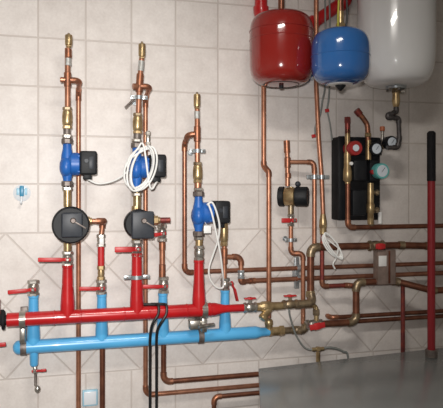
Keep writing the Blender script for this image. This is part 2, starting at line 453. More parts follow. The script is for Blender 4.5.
stub(67, 128, 138, DR, .015, 'grey nipple between brass valve and leftmost blue pump', 'iron', 'pipe_nipple')
_, c1, a1, b1 = pump(67.2, 143, 182, DR, (79.5, 96.5), 'blue pump with bare black motor on the leftmost line', 164)
stub(67.4, 187, 207, DR, .016, 'brass nipple between leftmost pump and round black actuator', 'brass', 'pipe_nipple')
def mixer(px, yc, d, label, rnd, plate, plate_sz, portx, ycut):
    c = A(px, yc, d); t = thing('mixing_valve', c-Z3*.085, label, 'valve', 'motorised mixing valves')
    MB().lathe(c-Z3*.072, Z3, [(0,.016),(.03,.019),(.05,.028),(.072,.034),(.094,.028),(.114,.019),(.144,.016)], 20).build('valve_body', 'brass', t)
    q = Vector((A(portx, yc, d).x, c.y, c.z+.010))
    MB().cyl(Vector((c.x,c.y,c.z+.010)), q, .0155).hexn(q-X3*.030, q-X3*.008, .020).build('side_port', 'brass', t)
    f = Vector((A(ycut, yc, d).x, c.y-.034, c.z))
    R = U(rnd, f)
    hs = MB().lathe(f, -Y3, [(0,R*.86),(.006,R*.96),(.018,R),(.042,R),(.054,R*.95),(.058,R*.90)], 40).build('actuator_housing', 'black', t)
    g = A(plate[0], plate[1], d+.095)
    fp = MB().box(Vector((g.x, f.y-.066, g.z)), U(plate_sz[0], g), .022, U(plate_sz[1], g), bev=.007, seg=3).build('face_plate', 'charcoal', hs)
    kb = MB(); kc = Vector((g.x+.004, f.y-.077, g.z+.018))
    kb.lathe(kc, -Y3, [(0,.012),(.010,.011),(.013,.008)], 18)
    kb.box(kc-Y3*.008+Vector((.022,0,-.014)), .065, .006, .005, ux=Vector((1,0,-.62)), uz=Y3, bev=.001)
    kb.build('position_pointer', 'iron', fp)
    return t, q
t, q1 = mixer(68.5, 224, DR, 'brass mixing valve with large round black actuator on the leftmost line', 18.3, (72, 225), (21, 25), 92, 70.6)
stub(67.5, 242, 254, DR, .016, 'brass nipple below the large round black actuator', 'brass', 'pipe_nipple')
c = A(67.5, 258.5, DR)
ball_valve(c, Z3, U(15, c), .021, 'ball valve with long red lever to the left, on the left red riser', A(39, 258, DR)-A(67.5, 258, DR)-Z3*.0, -Y3)
# its return line
rp = A(101, 240, DB)
z1 = q1.z
pipe([q1-X3*.004, Vector((A(104,222,DR).x, q1.y, z1)), Vector((A(104,222,DR).x, -DB, z1-.004)), Vector((rp.x,-DB,Zat(238,rp)))], .0115,
     'short copper elbow pipe right of the large round black actuator', bend=.018)
def fitting(px, y0, y1, d, r, label, m, name='pipe_fitting', cat='fitting', kind='hex'):
    b, tp = col(px, (y0+y1)/2, d, y1, y0); H = tp.z-b.z
    t = thing(name, b, label, cat)
    MB().lathe(b, Z3, [(0,r*.72),(H*.3,r*.78),(H*.5,r*.9),(H*.7,r*.78),(H,r*.72)], 18).build('body', m, t)
    MB().hexn(b+Z3*H*.02, b+Z3*H*.3, r).build('lower_nut', m, t); MB().hexn(b+Z3*H*.70, b+Z3*H*.98, r).build('upper_nut', m, t)
    return t
t = fitting(101, 234, 247, DB, .019, 'silver union with white sticker above the red-sleeved pipe', 'nickel')
g = A(101.3, 241, DB); MB().box(Vector((g.x, -DB-.019, g.z)), .018, .003, .028, bev=.001).build('sticker', 'white', t)
stub(101, 246, 266, DB, .0145, 'short red-sleeved pipe between silver union and brass fitting', 'lever', 'sleeved_pipe')
fitting(101, 265, 281, DB, .0165, 'brass fitting below the red-sleeved pipe', 'brass')
c = A(101.3, 287, DB)
ball_valve(c, Z3, U(15, c), .021, 'ball valve with red lever to the left, on the second blue riser', A(79.5, 287, DB)-A(101.3, 287, DB), -Y3)
# left-hand blue riser and drain
c = A(33.3, 288, DB)
ball_valve(c, Z3, U(16, c), .0225, 'silver ball valve with red lever on the leftmost blue riser, open top', A(9, 293, DB)-A(33, 290.5, DB), -Y3)
c = A(35, 369.2, DB)
t = ball_valve(c, Z3, .034, .0085, 'tiny drain tap with red handle under the left end of the blue header', A(46,367.5,DB)-A(35,369,DB), -Y3, group=None, lw=.012)
dn = col(35.5, 380, DB, 373, 385); MB().tube([dn[0], dn[1], dn[1]+Vector((.006,-.004,-.012))], .0055, 12).build('spout', 'iron', t)
dn2 = dn[1]+Vector((.008,-.006,-.016)); MB().ball(dn2, .0125, (1,.9,1.25)).build('hose_tail', 'nickel', t)

# ------------------------------------------------------------------ pump line 2 (middle)
air_vent(142, 41.5, 60, DR, 'brass air vent on top of the middle pump line')
pp = [A(141.6, 59, DR), A(139.4, 84, DR)]
t = thing('copper_pipe', A(138.2,114,DR), 'slightly leaning copper pipe with tee below the middle air vent', 'pipe')
MB().tube([pp[0], pp[1], A(138.3, 115, DR)], rc).build('pipe_run', 'copper', t)
MB().tube([A(141.5,61,DR), A(140.6,71,DR)], rc*1.1).build('sealing_tape', 'solder', t)
MB().tube([A(140.2,74,DR), A(139,92,DR)], rc*1.35).build('tee', 'coppersolder', t)
MB().tube([A(139.3,86,DR), A(135.5,86.5,DR+.01), A(133,86.5,DR+.012)], rc*1.15).build('tee_cap', 'copper', t)
ret = A(145.5, 240, DW); k2 = A(139.4, 86.5, DR)
zb2 = A(145.5, 395, DW).z
pe = [k2+Vector((.004,-.006,0)), Vector((ret.x, k2.y-.006, k2.z)), Vector((ret.x, ret.y, k2.z-.035)), Vector((ret.x, ret.y, zb2)), Vector((A(275,379,DW).x+.02, ret.y, zb2))]
pipe(pe, .0105, 'copper pipe from the middle tee down behind the headers, turning right behind the black cables', bend=.03)
cc = A(139, 97.5, DR)
t = clamp(cc, Z3, rc+.001, 'silver pipe clamp with a long screw, under the middle tee', ear_len=.024)
MB().tube([A(134,99,DR+.012), A(125,107.5,DR+.02)], .0042, 10).build('loose_screw', 'iron', t)
brass_valve(137.6, 113, 134, DR, 'brass check valve above the cable-wrapped pump')
t, _, _ = stub(137.2, 133, 141, DR, .016, 'grey nipple above the cable-wrapped pump', 'iron', 'pipe_nipple')
c = A(149, 139, DR-.03)
fitting(148, 131, 146, DR-.06, .012, 'small silver fitting beside the brass valve over the cable-wrapped pump', 'nickel')
_, c2, a2, b2 = pump(136.6, 147, 188, DR, (148, 164.5), 'blue pump wrapped in a coil of white cable, middle line', 167)
stub(137, 192, 209, DR, .017, 'brass nipple below the cable-wrapped pump', 'brass', 'pipe_nipple')
t, q2 = mixer(135.5, 223, DR, 'brass mixing valve with squarish black actuator below the cable-wrapped pump', 14.6, (142.5, 225), (22.5, 27.5), 160, 136.8)
stub(136.5, 238, 248, DR, .0155, 'brass nipple below the squarish black actuator', 'brassdark', 'pipe_nipple')
c = A(136.8, 251, DR)
ball_valve(c+Z3*.012, Z3, U(17, c), .0215, 'ball valve with flat red lever to the left, on the middle red riser', A(113.5, 255.5, DR)-A(136, 255, DR), -Y3, lw=.023)
cc = A(136.8, 277, DR)
t = clamp(cc, Z3, .0245, 'silver pipe clamp around the middle red riser', ear_len=.030, screw=True)
# return of line 2
rp = A(162, 250, DB)
pipe([q2-X3*.004, Vector((A(170,221,DR).x, q2.y, q2.z))], .0125, 'copper stub pipe pointing right from the squarish black actuator', m='copperred')
c = A(162, 233, DB)
ball_valve(c, Z3, U(17, c), .020, 'silver valve with red lever behind the squarish black actuator', A(142, 239.5, DB)-A(162, 237, DB), -Y3)
pipe([Vector((rp.x,-.150,q2.z-.006)), Vector((rp.x,-DB,Zat(229,rp))), Vector((rp.x,-DB,Zat(230,rp)))], .011, 'small silver link from the copper stub to the valve behind the squarish actuator', m='nickel', name='pipe_link', elbows=False)
t, _, _ = stub(162.2, 241, 277, DB, .0125, 'short copper pipe between two red lever valves left of the third line')
MB().cyl(*col(162.2, 270, DB, 277, 264), .015).build('coupling', 'coppersolder', t)
MB().cyl(*col(162.2, 245, DB, 250, 242), .015).build('coupling', 'coppersolder', t)
c = A(163.5, 285, DB)
ball_valve(c, Z3, U(17, c), .021, 'ball valve with red lever to the left, on the third blue riser', A(141.5, 286, DB)-A(163, 286, DB), -Y3)

# ------------------------------------------------------------------ pump line 3 (right)
air_vent(197, 92, 110, DR, 'brass air vent on top of the third, shortest pump line')
t, b, tp = stub(197.2, 109, 164, DR, rc, 'short copper pipe with tee below the lowest of the three air vents')
MB().cyl(*col(197, 114, DR, 119, 111), rc*1.1).build('sealing_tape', 'solder', t)
k3 = col(197.2, 134, DR, 134)[0]
MB().cyl(k3-Z3*.034, k3+Z3*.034, rc*1.3).build('tee', 'coppersolder', t)
ret = A(184.5, 200, .075); zlow = A(190, 272, .055).z
xr_end = XR
e1 = Vector((ret.x, ret.y, zlow))
pipe([k3-X3*.004, Vector((ret.x, k3.y+.006, k3.z-.004)), Vector((ret.x, ret.y, k3.z-.04)), e1, Vector((A(200,272,.055).x+.03, -.055, zlow)), Vector((xr_end, -.055, zlow))], .0105,
     'copper pipe from the third tee down, then right as upper of two long wall runs', bend=.028, m='copperwall')
cc = A(197.5, 151, DR)
clamp(cc, Z3, rc+.001, 'silver pipe clamp above the third brass check valve', ear_len=.022)
brass_valve(197.7, 162, 183, DR, 'brass check valve above the blue pump of the third line')
stub(197.8, 182, 191, DR, .0155, 'copper nipple above the third blue pump', 'copper', 'pipe_nipple')
_, c3, a3, b3 = pump(198.5, 195.5, 232, DR, (212, 227.5), 'blue pump with white cables hanging over its motor, third line', 213)
stub(199, 237, 248, DR, .016, 'brass nipple below the third blue pump', 'brass', 'pipe_nipple')
c = A(199, 253, DR); ball_valve(c, Z3, U(15, c), .021, 'plain silver valve without lever on top of the third red riser', None, -Y3, group=None)
g = A(207.5, 229.5, DR+.035)
t = thing('paper_tag', g-Z3*.017, 'small white paper tag hanging under the third blue pump', 'tag')
MB().box(g, .032, .002, .032, bev=.0008).build('sheet', 'white', t)
MB().tube([g+Z3*.014, g+Vector((-.012,.012,.036))], .0012, 6).build('string', 'cable', t)
brass_valve(224, 217, 246, DB, 'tall brass valve behind the motor of the third blue pump', r=.019, name='balancing_valve', group=None)
rp = A(224.5, 260, DB)
t, _, _ = stub(224.3, 245, 282, DB, .0115, 'short copper pipe below the tall brass valve', 'copper')
MB().cyl(*col(224.3, 256, DB, 264, 248), .0150).build('tee', 'coppersolder', t)
zl2 = A(240, 281, .055).z
x2 = A(241, 265, DB).x
pz = Vector((rp.x,-DB,Zat(257,rp)))
pipe([pz, Vector((x2,-DB,pz.z)), Vector((x2,-DB,Zat(277,rp)))], .0115, 'short copper bend right of the third blue riser', bend=.028)
fitting(241, 270, 279, DB, .0165, 'silver union on the short copper bend right of the third pump', 'zinc')
pipe([Vector((x2,-DB,Zat(278,rp))), Vector((x2,-DB,zl2)), Vector((x2+.06,-.062,zl2)), Vector((xr_end,-.055,zl2))], .0115,
     'copper pipe running right along the wall, lower of the two long runs', bend=.02, m='copperwall')
c = A(225, 284.5, DB)
t = ball_valve(c, Z3, U(13, c), .020, 'silver valve with hanging red lever on the rightmost blue riser', A(231, 301, DB)-A(227,284,DB), X3+Y3*.35, lw=.020)

# ------------------------------------------------------------------ white cables of the pumps
cable([Vector((a1+.035,c1.y-.006,c1.z-.062)), A(89,180,DR+.02), A(98,183.5,DR+.02), A(110,182,DR+.03), A(120,177.5,DR+.045), A(128,171,DR+.06)], .0042,
      'white cable sagging from the leftmost pump to the middle pump', group='white pump cables')
coil = []
for i in range(4):
    ox = (-3, .5, 2.5, -1.0)[i]; sx = (13.5, 10.5, 12, 12.5)[i]
    for k in range(14):
        a = 2*PI*k/14+.3
        # the loops lie in front of the pump, tied at the top, sagging down
        coil.append(A(141.5+ox+sx*math.sin(a)+5*math.cos(a), 168+(20+i)*-math.cos(a), DR+.065+.007*i+.010*math.sin(a*2)))
coil.append(A(150, 187, DR+.075)); coil.append(A(156, 183, DR+.06)); coil.append(Vector((a2+.04,c2.y-.006,c2.z-.062)))
coil = [A(128,171,DR+.06), A(129,160,DR+.066)]+coil
t = tag(MB().tube(spline(coil, 5), .0042, 8).build('coiled_cable', 'cable'), 'coil of white cable draped around the middle pump', 'cable', 'white pump cables')
cable([A(208,203,DR+.062), A(212,214,DR+.07), A(216,232,DR+.065), A(220,252,DR+.055), A(222.5,272,DR+.03), A(223.5,284,DR-.01), A(222,288,DR-.01), A(216,287,DR), A(210,279,DR+.01), A(209,268,DR+.02), A(213,255,DR+.03), A(218,240,DR+.05), A(219.5,226,DR+.064), A(216.5,212,DR+.066), A(212,202.5,DR+.06), A(207,205,DR+.055)], .0042,
      'white cable looping down from the third pump to the blue riser', group='white pump cables')

# black cables over the red header
zt = zr+RR
def bc(px, py, d): return A(px, py, d)
for x0, x1, xb, lab in ((143, 158.5, 150, 'left of two black cables dropping from the red header to the floor'), (151, 166.5, 156.5, 'right of two black cables dropping from the red header to the floor')):
    pts = [Vector((rx(x0),-DR+.01,zt+.0058)), Vector((rx(x1-3),-DR-.008,zt+.0058)), A(x1, 306, DR+.028), A(x1-.2, 314, DR+.035), A(x1-5.5, 323, DR+.033), A(xb+1, 330, DR+.012), A(xb, 340, DR-.01), A(xb, 352, DR-.03), A(xb, 398, DR-.06)]
    pts.append(Vector((pts[-1].x, -DR+.06, .3))); pts.append(Vector((pts[-1].x, -DR+.06, 0.004)))
    cable(pts, .0062, lab, 'rubber', 'power_cable', 'black cables')

# ------------------------------------------------------------------ lower pipes
p = A(102.3, 380, DB)
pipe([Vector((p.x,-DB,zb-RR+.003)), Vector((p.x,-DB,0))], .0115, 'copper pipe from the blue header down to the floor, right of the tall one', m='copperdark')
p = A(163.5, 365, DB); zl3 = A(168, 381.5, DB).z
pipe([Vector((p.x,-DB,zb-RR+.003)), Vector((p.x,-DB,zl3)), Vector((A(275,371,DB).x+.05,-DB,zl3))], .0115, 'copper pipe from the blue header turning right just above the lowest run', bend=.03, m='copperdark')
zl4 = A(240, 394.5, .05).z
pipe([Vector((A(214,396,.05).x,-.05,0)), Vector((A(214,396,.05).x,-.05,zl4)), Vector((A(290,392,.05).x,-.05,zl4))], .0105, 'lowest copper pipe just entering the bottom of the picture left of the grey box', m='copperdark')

# ------------------------------------------------------------------ small marks on the wall
g = A(22, 193, 0)
t = thing('wall_hook', g-Z3*.055, 'small milky and blue plastic suction hook on the tiles left of the pumps', 'hook')
MB().lathe(g, -Y3, [(0,.036),(.003,.036),(.008,.026),(.012,.014),(.013,0)], 28).build('suction_cup', 'clear', t)
MB().box(g+Vector((0,-.016,.008)), .018, .012, .046, bev=.004).build('hook_back', 'midblue', t)
MB().tube([g+Vector((0,-.016,-.012)), g+Vector((-.002,-.018,-.035)), g+Vector((-.002,-.026,-.045)), g+Vector((-.002,-.034,-.038))], .005, 10).build('hook_tip', 'clear', t)
for s_ in (-1, 1): MB().box(g+Vector((s_*.016,-.008,.006)), .012, .010, .030, bev=.003).build('side_wing', 'paleblue', t)
g = A(90, 397, 0)
t = thing('wall_box', g-Z3*.035, 'white plastic wall box with pale blue rim low between the copper pipes', 'box')
MB().box(g-Y3*.008, .066, .016, .070, bev=.003).build('box_rim', 'paleblue', t)
MB().box(g-Y3*.012, .054, .012, .058, bev=.003).build('box_lid', 'clear', t)

# things just entering at the left edge
c = A(-3, 299, DR)
t = ball_valve(A(-5,318,DR), X3, .07, .03, 'black valve with dark red lever at the left edge, ending the red header', Vector((.0,-.004,.085)), -Y3+X3*.3, 'blackmatt', None)
t = ball_valve(A(-8,343.5,DB), X3, .05, .018, 'valve with red lever tip at the left edge, beside the end of the blue header', Vector((.055,0,.004)), -Y3, 'nickel', None)
p = A(-8,343.5,DB); pipe([p-X3*.024, p-X3*.25, Vector((p.x-.25,p.y,0))], .0105, 'copper pipe left of the picture edge feeding a red lever valve', m='copperdark')
p = A(-5,318,DR); pipe([p-X3*.03, p-X3*.35, Vector((p.x-.35,p.y,0))], .02, 'black pipe left of the picture edge feeding the red header', m='blackmatt', name='steel_pipe', em='blackmatt')

# ------------------------------------------------------------------ expansion tanks
def tank(px, ytop, ybot, rpx, d, label, m, seams, shoulder=.30, foot=.28):
    c = A(px, (ytop+ybot)/2, d); b = Vector((c.x,c.y,Zat(ybot,c))); H = Zat(ytop,c)-b.z; R = U(rpx, c)
    t = thing('expansion_tank', b, label, 'tank', 'expansion tanks')
    prof = []
    for k in range(41):
        a = -PI/2+PI*k/40
        e = foot if a < 0 else shoulder           # superellipse: barrel flank, rounded ends
        prof.append((H/2*(1+math.copysign(abs(math.sin(a))**(2/e), a)), R*max(0, math.cos(a))**(2/e) if 0 < k < 40 else 0))
    MB().lathe(b, Z3, prof, 56).build('shell', m, t, 60)
    for ys in seams:
        z = Zat(ys, c)
        MB().ring(Vector((c.x,c.y,z)), Z3, R-.0004, .0022, 56, 8).build('weld_seam', m, t)
    return t, b, R, H
t, b, R, H = tank(281.3, 13.5, 85.2, 32.0, .25, 'glossy red expansion tank, leftmost of three hanging tanks', 'redtank', (32, 41), 4.6, 4.4)
MB().ring(b+Z3*.004, Z3, R*.55, .003, 40).build('foot_ring', 'black', t)
MB().cyl(b-Z3*.014, b+Z3*.004, .010, 14).build('fill_valve', 'black', t)
MB().box(Vector((b.x, -(.25-R)/2-.006, b.z+H*.55)), .10, .25-R+.012, .05, bev=.004).build('wall_bracket', 'redtank', t)
MB().cyl(b+Z3*(H-.004), b+Z3*(H+.30), .014, 14).build('connection_pipe', 'copperdark', t)
redb, redR, redH = b, R, H
t, b, R, H = tank(340.5, 29.5, 84.5, 29.2, .43, 'glossy blue expansion tank between the red and the white one', 'bluetank', (57,), 3.6, 3.7)
MB().lathe(b+Z3*.004, -Z3, [(0,.022),(.010,.022),(.022,.012),(.030,.004)], 20).build('fill_valve', 'black', t)
MB().lathe(b+Z3*.003, -Z3, [(0,.050),(.004,.050),(.006,.040)], 30).build('base_plate', 'white', t)
tp = b+Z3*H
cn = MB().hexn(tp-Z3*.004, tp+Z3*.024, .022).cyl(tp+Z3*.02, tp+Z3*.075, .014).build('top_connector', 'brass', t)
MB().cyl(tp+Z3*.07, tp+Z3*.30, .012).build('feed_pipe', 'copperdark', t)
MB().tube(spline([tp+Vector((-.018,-.014,.01)), tp+Vector((-.02,-.02,.06)), tp+Vector((-.012,-.018,.2))]), .004, 8).build('earth_wire', 'greenyellow', t)
MB().tube(spline([tp+Vector((.02,-.010,.01)), tp+Vector((.024,-.012,.06)), tp+Vector((.018,-.012,.2))]), .0045, 8).build('black_wire', 'rubber', t)
MB().box(Vector((b.x+.045, -(.43-R)/2-.012, b.z+H*.5)), .05, .43-R+.024, .04, bev=.004).build('wall_bracket', 'bluetank', t)
t, b, R, H = tank(396, -60, 86.5, 38.0, .195, 'large white expansion tank, rightmost and biggest of the tanks', 'whitetank', (), 4.6, 5.2)
MB().lathe(b+Z3*.012, -Z3, [(0,.052),(.010,.052),(.014,.047),(.024,.046)], 30).build('flange', 'zinc', t)
for k in range(6):
    e = Vector((math.cos(k*PI/3+.3), math.sin(k*PI/3+.3), 0))*.040
    MB().hexn(b+e-Z3*.022, b+e-Z3*.012, .007).build('flange_bolt', 'nickel', t)
MB().box(b+Vector((0,R-.0005,H*.55)), .10, (.195-R)*2, .05, bev=.003).build('wall_bracket', 'whitetank', t)
wb = b
# brass valve and dark pipe under the white tank
z = lambda y: Zat(y, wb)
t = thing('drain_valve', Vector((wb.x,wb.y,z(107))), 'brass shut-off valve hanging under the white tank', 'valve')
MB().lathe(Vector((wb.x,wb.y,z(107))), Z3, [(0,.012),(.01,.016),(.03,.019),(.05,.017),(z(89)-z(107),.017)], 18).build('valve_body', 'brass', t)
MB().hexn(Vector((wb.x,wb.y,z(93))), Vector((wb.x,wb.y,z(89.5))), .022).build('top_nut', 'brassdark', t)
MB().cyl(Vector((wb.x+.015,wb.y-.012,z(91.5))), Vector((wb.x+.034,wb.y-.022,z(91.5))), .013, 14).build('cap', 'nickel', t)
wy = wb.y
g2 = A(399.5, 140, -wy)
gm = Vector((A(392,142.5,.16).x, -.16, A(392,142.5,.16).z))
def W(px, py, d=None): return A(px, py, -wy if d is None else d)
pipe([Vector((wb.x,wy,z(106.5))), W(396.3,112), W(381.5,117.3,.21), W(398.5,118.2), W(399.3,139), W(397.5,147.5), W(387,147.6)], .0105,
     'dark kinked pipe zigzagging down from the white tank', 'silverdark', 'flexible_pipe', bend=.012, elbows=True, em='silverdark')

# red painted pipe behind the tanks
pz = A(260, 16, .06)
p1 = A(310, 25, .045); p2 = A(345, 1, .045)
pipe([Vector((A(261,10,.045).x,-.045,HC)), Vector((A(261,10,.045).x,-.045,A(261,19,.045).z)), p1, p2, Vector((p2.x,p2.y,HC))], .030,
     'fat red painted pipe passing behind the red tank', 'red', 'steel_pipe', bend=.045, em='red')

# ------------------------------------------------------------------ copper drops on the right
# pipe behind the red tank with a jog, down to the headers
da = .060
a0 = A(263.7, 120, da); a1_ = A(271, 240, .115)
zj = a0.z
pipe([Vector((a0.x,-da,A(263,22,da).z)), Vector((a0.x,-da,Zat(166,a0))), Vector((a1_.x,-.085,Zat(172,a0))), Vector((a1_.x,-DB,Zat(180,a1_))), Vector((a1_.x,-DB,Zat(319,a1_)))], .0115,
     'long copper pipe with a jog, from behind the red tank down to the headers', bend=.022, m='copper')
# filling valve line
df = .075
t = thing('copper_pipe', A(289,186,df), 'copper pipe with open tee on top, above the round black filling valve', 'pipe')
c0, c1_, c2_ = col(287.5, 160, df, 186, 162, 141)
q = A(286.6,141,df)
MB().tube([c0, c1_, q], rc).build('pipe_run', 'copper', t)
MB().tube([c1_+(q-c1_)*.45, q+Z3*.002], rc*1.3).build('socket', 'coppersolder', t)
MB().cyl(c1_-Z3*.026, c1_+Z3*.022, rc*1.3).build('tee', 'coppersolder', t)
MB().cyl(col(288,180,df,178)[0], col(288,180,df,173)[0], rc*1.25).build('coupling', 'coppersolder', t)
dn_ = A(314.3, 210, .105)
pipe([c1_, Vector((dn_.x,-.095,c1_.z)), Vector((dn_.x,-.105,c1_.z-.035)), Vector((dn_.x,-.105,Zat(247,dn_)))], .0105, 'copper branch pipe running right and then down beside the coiled cable pipe', bend=.026, m='copper')
t = thing('filling_valve', A(291,210,df), 'brass filling valve with round black pressure caps', 'valve')
vc = A(291, 196.5, df)
MB().lathe(vc-Z3*.045, Z3, [(0,.012),(.012,.016),(.025,.022),(.045,.026),(.065,.022),(.078,.016),(.09,.012)], 20).build('valve_body', 'brass', t)
ax = Vector((1,-.62,0)).normalized()
MB().lathe(vc-ax*.030, -ax, [(0,.043),(.004,.047),(.024,.047),(.028,.043)], 28).build('rear_cap', 'black', t)
MB().lathe(vc-ax*.030, ax, [(0,.040),(.004,.043),(.046,.043),(.050,.038)], 28).build('brass_collar', 'brass', t)
MB().lathe(vc+ax*.020, ax, [(0,.042),(.004,.046),(.054,.046),(.060,.042)], 28).build('front_cap', 'black', t)
MB().cyl(vc+ax*.032+Z3*.040, vc+ax*.032+Z3*.056, .007, 12).build('knob_stem', 'black', t)
MB().ball(vc+ax*.032+Z3*.058, .0135, (1,.8,1)).build('adjuster_knob', 'charcoal', t)
fx = A(290.8, 222, df)
stub(290.8, 205, 215, df, .0135, 'brass nipple under the round black filling valve', 'brassdark', 'pipe_nipple')
c = A(290.8, 220, df); ball_valve(c, Z3, U(12, c), .0155, 'small valve with red lever below the round black filling valve', A(280.5, 220, df)-A(290.8, 220, df)-X3*.012, -Y3+X3*.1, lw=.021)
zt_ = Zat(325, A(303, 290, .11))
xq = A(303, 290, .09).x
pipe([Vector((fx.x,-df,Zat(226,fx))), Vector((fx.x,-df,Zat(253.5,fx))), Vector((xq,-.09,Zat(253.5,fx))), Vector((xq,-.09,Zat(324,A(303,290,.09))))], .0105,
     'copper pipe stepping right below the filling valve, down to the headers', bend=.02, m='copper')
cc = Vector((fx.x,-df,Zat(240,fx)))
clamp(cc, Z3, .0115, 'silver pipe clamp on the stepped copper pipe below the filling valve')
# second pipe from behind the tanks with the brass fitting and coil
dq = .090
s0 = A(316.2, 90, dq); s1 = A(321.5, 176, dq); s2 = A(323, 215, dq); s3 = A(322, 285, dq)
zz = s3.z
pipe([Vector((s0.x,-dq,HC)), s0+Z3*.02, A(318.7,140,dq), s1, s2+Z3*.005], .0110, 'copper pipe coming down from behind the blue tank to the brass sensor fitting', m='copper', elbows=False)
t = thing('sensor_fitting', A(323,236,dq), 'brass sensor fitting above the coiled white wire', 'fitting')
f0, f1 = col(323, 225, dq, 235, 214)
MB().lathe(f0, Z3, [(0,.010),(.006,.016),(.03,.016),(.04,.018),(.062,.018),(f1.z-f0.z,.012)], 18).build('fitting_body', 'brass', t)
MB().hexn(f0+Z3*.034, f0+Z3*.05, .020).build('hex_nut', 'brass', t)
x5 = A(322, 260, dq).x
zr5 = A(330, 286, dq).z
xe = A(354, 284, dq).x
pipe([Vector((f0.x,-dq,f0.z+.004)), Vector((x5,-dq,f0.z-.05)), Vector((x5,-dq,zr5)), Vector((xe-.03,-dq,zr5)), Vector((A(356,284,.125).x,-.115,zr5-.002))], .0105, 'thin copper pipe below the sensor fitting turning right to the fat corner pipe', bend=.02, m='copperred')
cl = []
for i in range(3):
    for k in range(12):
        a = 2*PI*k/12
        u_, v_ = math.cos(a), math.sin(a)
        cl.append(A(331.5+i*1.0+10*u_*.8+5.5*v_*.8, 246+11*v_+ (3+i*2)*u_, .158+.006*i+.006*v_))
cl = [Vector((f0.x+.004,-dq-.012,f0.z+.01)), A(326,238,.13)]+cl+[A(336,258,.155), A(333,264,.15), A(335,269,.145)]
tag(MB().tube(spline(cl, 5), .0038, 8).build('coiled_wire', 'cable'), 'loose coil of white sensor wire over the thick copper pipe on the right', 'cable')
g = A(315, 177, .095)
t = thing('pipe_clamp', Vector((A(317.5,180,.095).x,-.095,Zat(180,g))), 'silver double clamp joining two copper drops under the blue tank', 'clamp', 'pipe clamps')
for q in (Vector((dn_.x,-.105,Zat(177,g))), Vector((A(321.5,177,dq).x,-dq,Zat(177,g)))):
    MB().band(q, Z3, .0115, .0155, .020).build('strap', 'zinc', t)
gx = (dn_.x+A(321.5,177,dq).x)/2
MB().box(Vector((gx,-.095,Zat(177,g))), .012, .030, .018, bev=.002).box(Vector((dn_.x-.026,-.105,Zat(177,g))), .024, .010, .018, bev=.001).box(Vector((A(321.5,177,dq).x+.026,-dq,Zat(177,g))), .024, .010, .018, bev=.001).build('ears', 'zinc', t)
MB().cyl(Vector((gx,-.09,Zat(177,g))), Vector((gx,0,Zat(177,g))), .005, 10).build('stud', 'zinc', t)
# sensor wires with red tags
for pts, lab, tagp in (((A(325,84,.10), A(322.5,100,.10), A(320,115,.08), A(315.5,126,.075), A(315,135,.075)), 'thin dark wire with red tag left of the copper drop under the blue tank', A(313.6,136,.075)),
                 ((A(329.5,84,.10), A(328.5,100,.10), A(327.2,110,.09), A(330,124,.09), A(332,140,.10)), 'thin dark wire with red tag running to the black pump station', A(327,110.5,.095))):
    t = thing('sensor_wire', pts[-1], lab, 'wire', 'sensor wires')
    top = Vector((pts[0].x, -.105, Zat(30, pts[0])))
    MB().tube(spline([Vector((pts[0].x-.01,-.105,HC)), top]+list(pts), 6), .0042, 8).build('wire', 'cablegrey', t)
    MB().box(tagp, .020, .008, .016, ux=Vector((1,0,.2)), bev=.002).build('tag', 'lever', t)

# ------------------------------------------------------------------ thick pipes of the right corner
dt = .125
zt1 = A(340, 246.5, dt).z
xk = A(310.5, 270, dt).x
zmix = A(300, 302, .13).z
xe2 = A(420, 244, dt).x+.5
pipe([Vector((xk,-dt,A(311,299,dt).z)), Vector((xk,-dt,zt1)), Vector((A(372,245,dt).x,-dt,zt1)), Vector((A(400,244,dt).x,-dt-.015,zt1)), Vector((A(428,245,dt+.04).x,-dt-.045,zt1-.004)), Vector((XR,-dt-.045,zt1-.004))], .0165,
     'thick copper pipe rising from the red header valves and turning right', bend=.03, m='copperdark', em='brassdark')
c = A(372.5, 245.5, dt)
t = ball_valve(Vector((A(376,245,dt).x,-dt,zt1)), X3, .085, .023, 'valve with stubby red handle on the thick pipe above the plate box', Vector((.050,0,0)), -Y3, 'brassdark', lw=.024, wing=True)
# heat exchanger
hx0, hx1 = A(378.2, 266, .155), A(396, 266, .155)
t = thing('heat_exchanger', Vector(((hx0.x+hx1.x)/2, -.10, A(386,284,.14).z)), 'brown grey plate box with white sticker on its left half, between two thick pipes', 'heat exchanger')
zt2, zb3 = A(386,249.5,.14).z, A(386,284,.14).z
MB().box(Vector(((hx0.x+hx1.x)/2,-.130,(zt2+zb3)/2)), hx1.x-hx0.x, .05, zt2-zb3, bev=.004).build('plate_pack', 'boxsteel', t)
MB().box(Vector((hx0.x+(hx1.x-hx0.x)*.62,-.156,(zt2+zb3)/2)), (hx1.x-hx0.x)*.10, .004, zt2-zb3-.01, bev=.001).build('seam_strip', 'copperdark', t)
g = A(382.6, 261, .156); MB().box(Vector((g.x,-.156,g.z)), U(8.6,g), .003, U(10.5,g), bev=.0006).build('sticker', 'white', t)
MB().box(Vector((hx1.x-.018,-.053,A(386,257,.04).z)), .03, .106, .03, bev=.003).build('wall_bracket', 'boxsteel', t)
# lower thick pipe: plate box - corner - down - left to the blue header
zl5 = A(372, 281.5, dt).z
xd = A(356, 300, dt).x
zbl = A(330, 323.5, dt).z
pipe([Vector((XR,-dt-.07,A(428,290,dt+.07).z-.01)), Vector((A(432,290.5,dt+.07).x,-dt-.07,A(432,290.5,dt+.07).z)), Vector((A(396,284,dt).x,-dt,zl5-.004)), Vector((xd,-dt,zl5)), Vector((xd,-dt,zbl)), Vector((A(323,324,dt).x,-dt,zbl))], .0160,
     'thick copper pipe under the plate box, stepping down and left to the blue header', bend=.03, m='copperdark', em='brassdark')
p = A(356.3,320,dt)
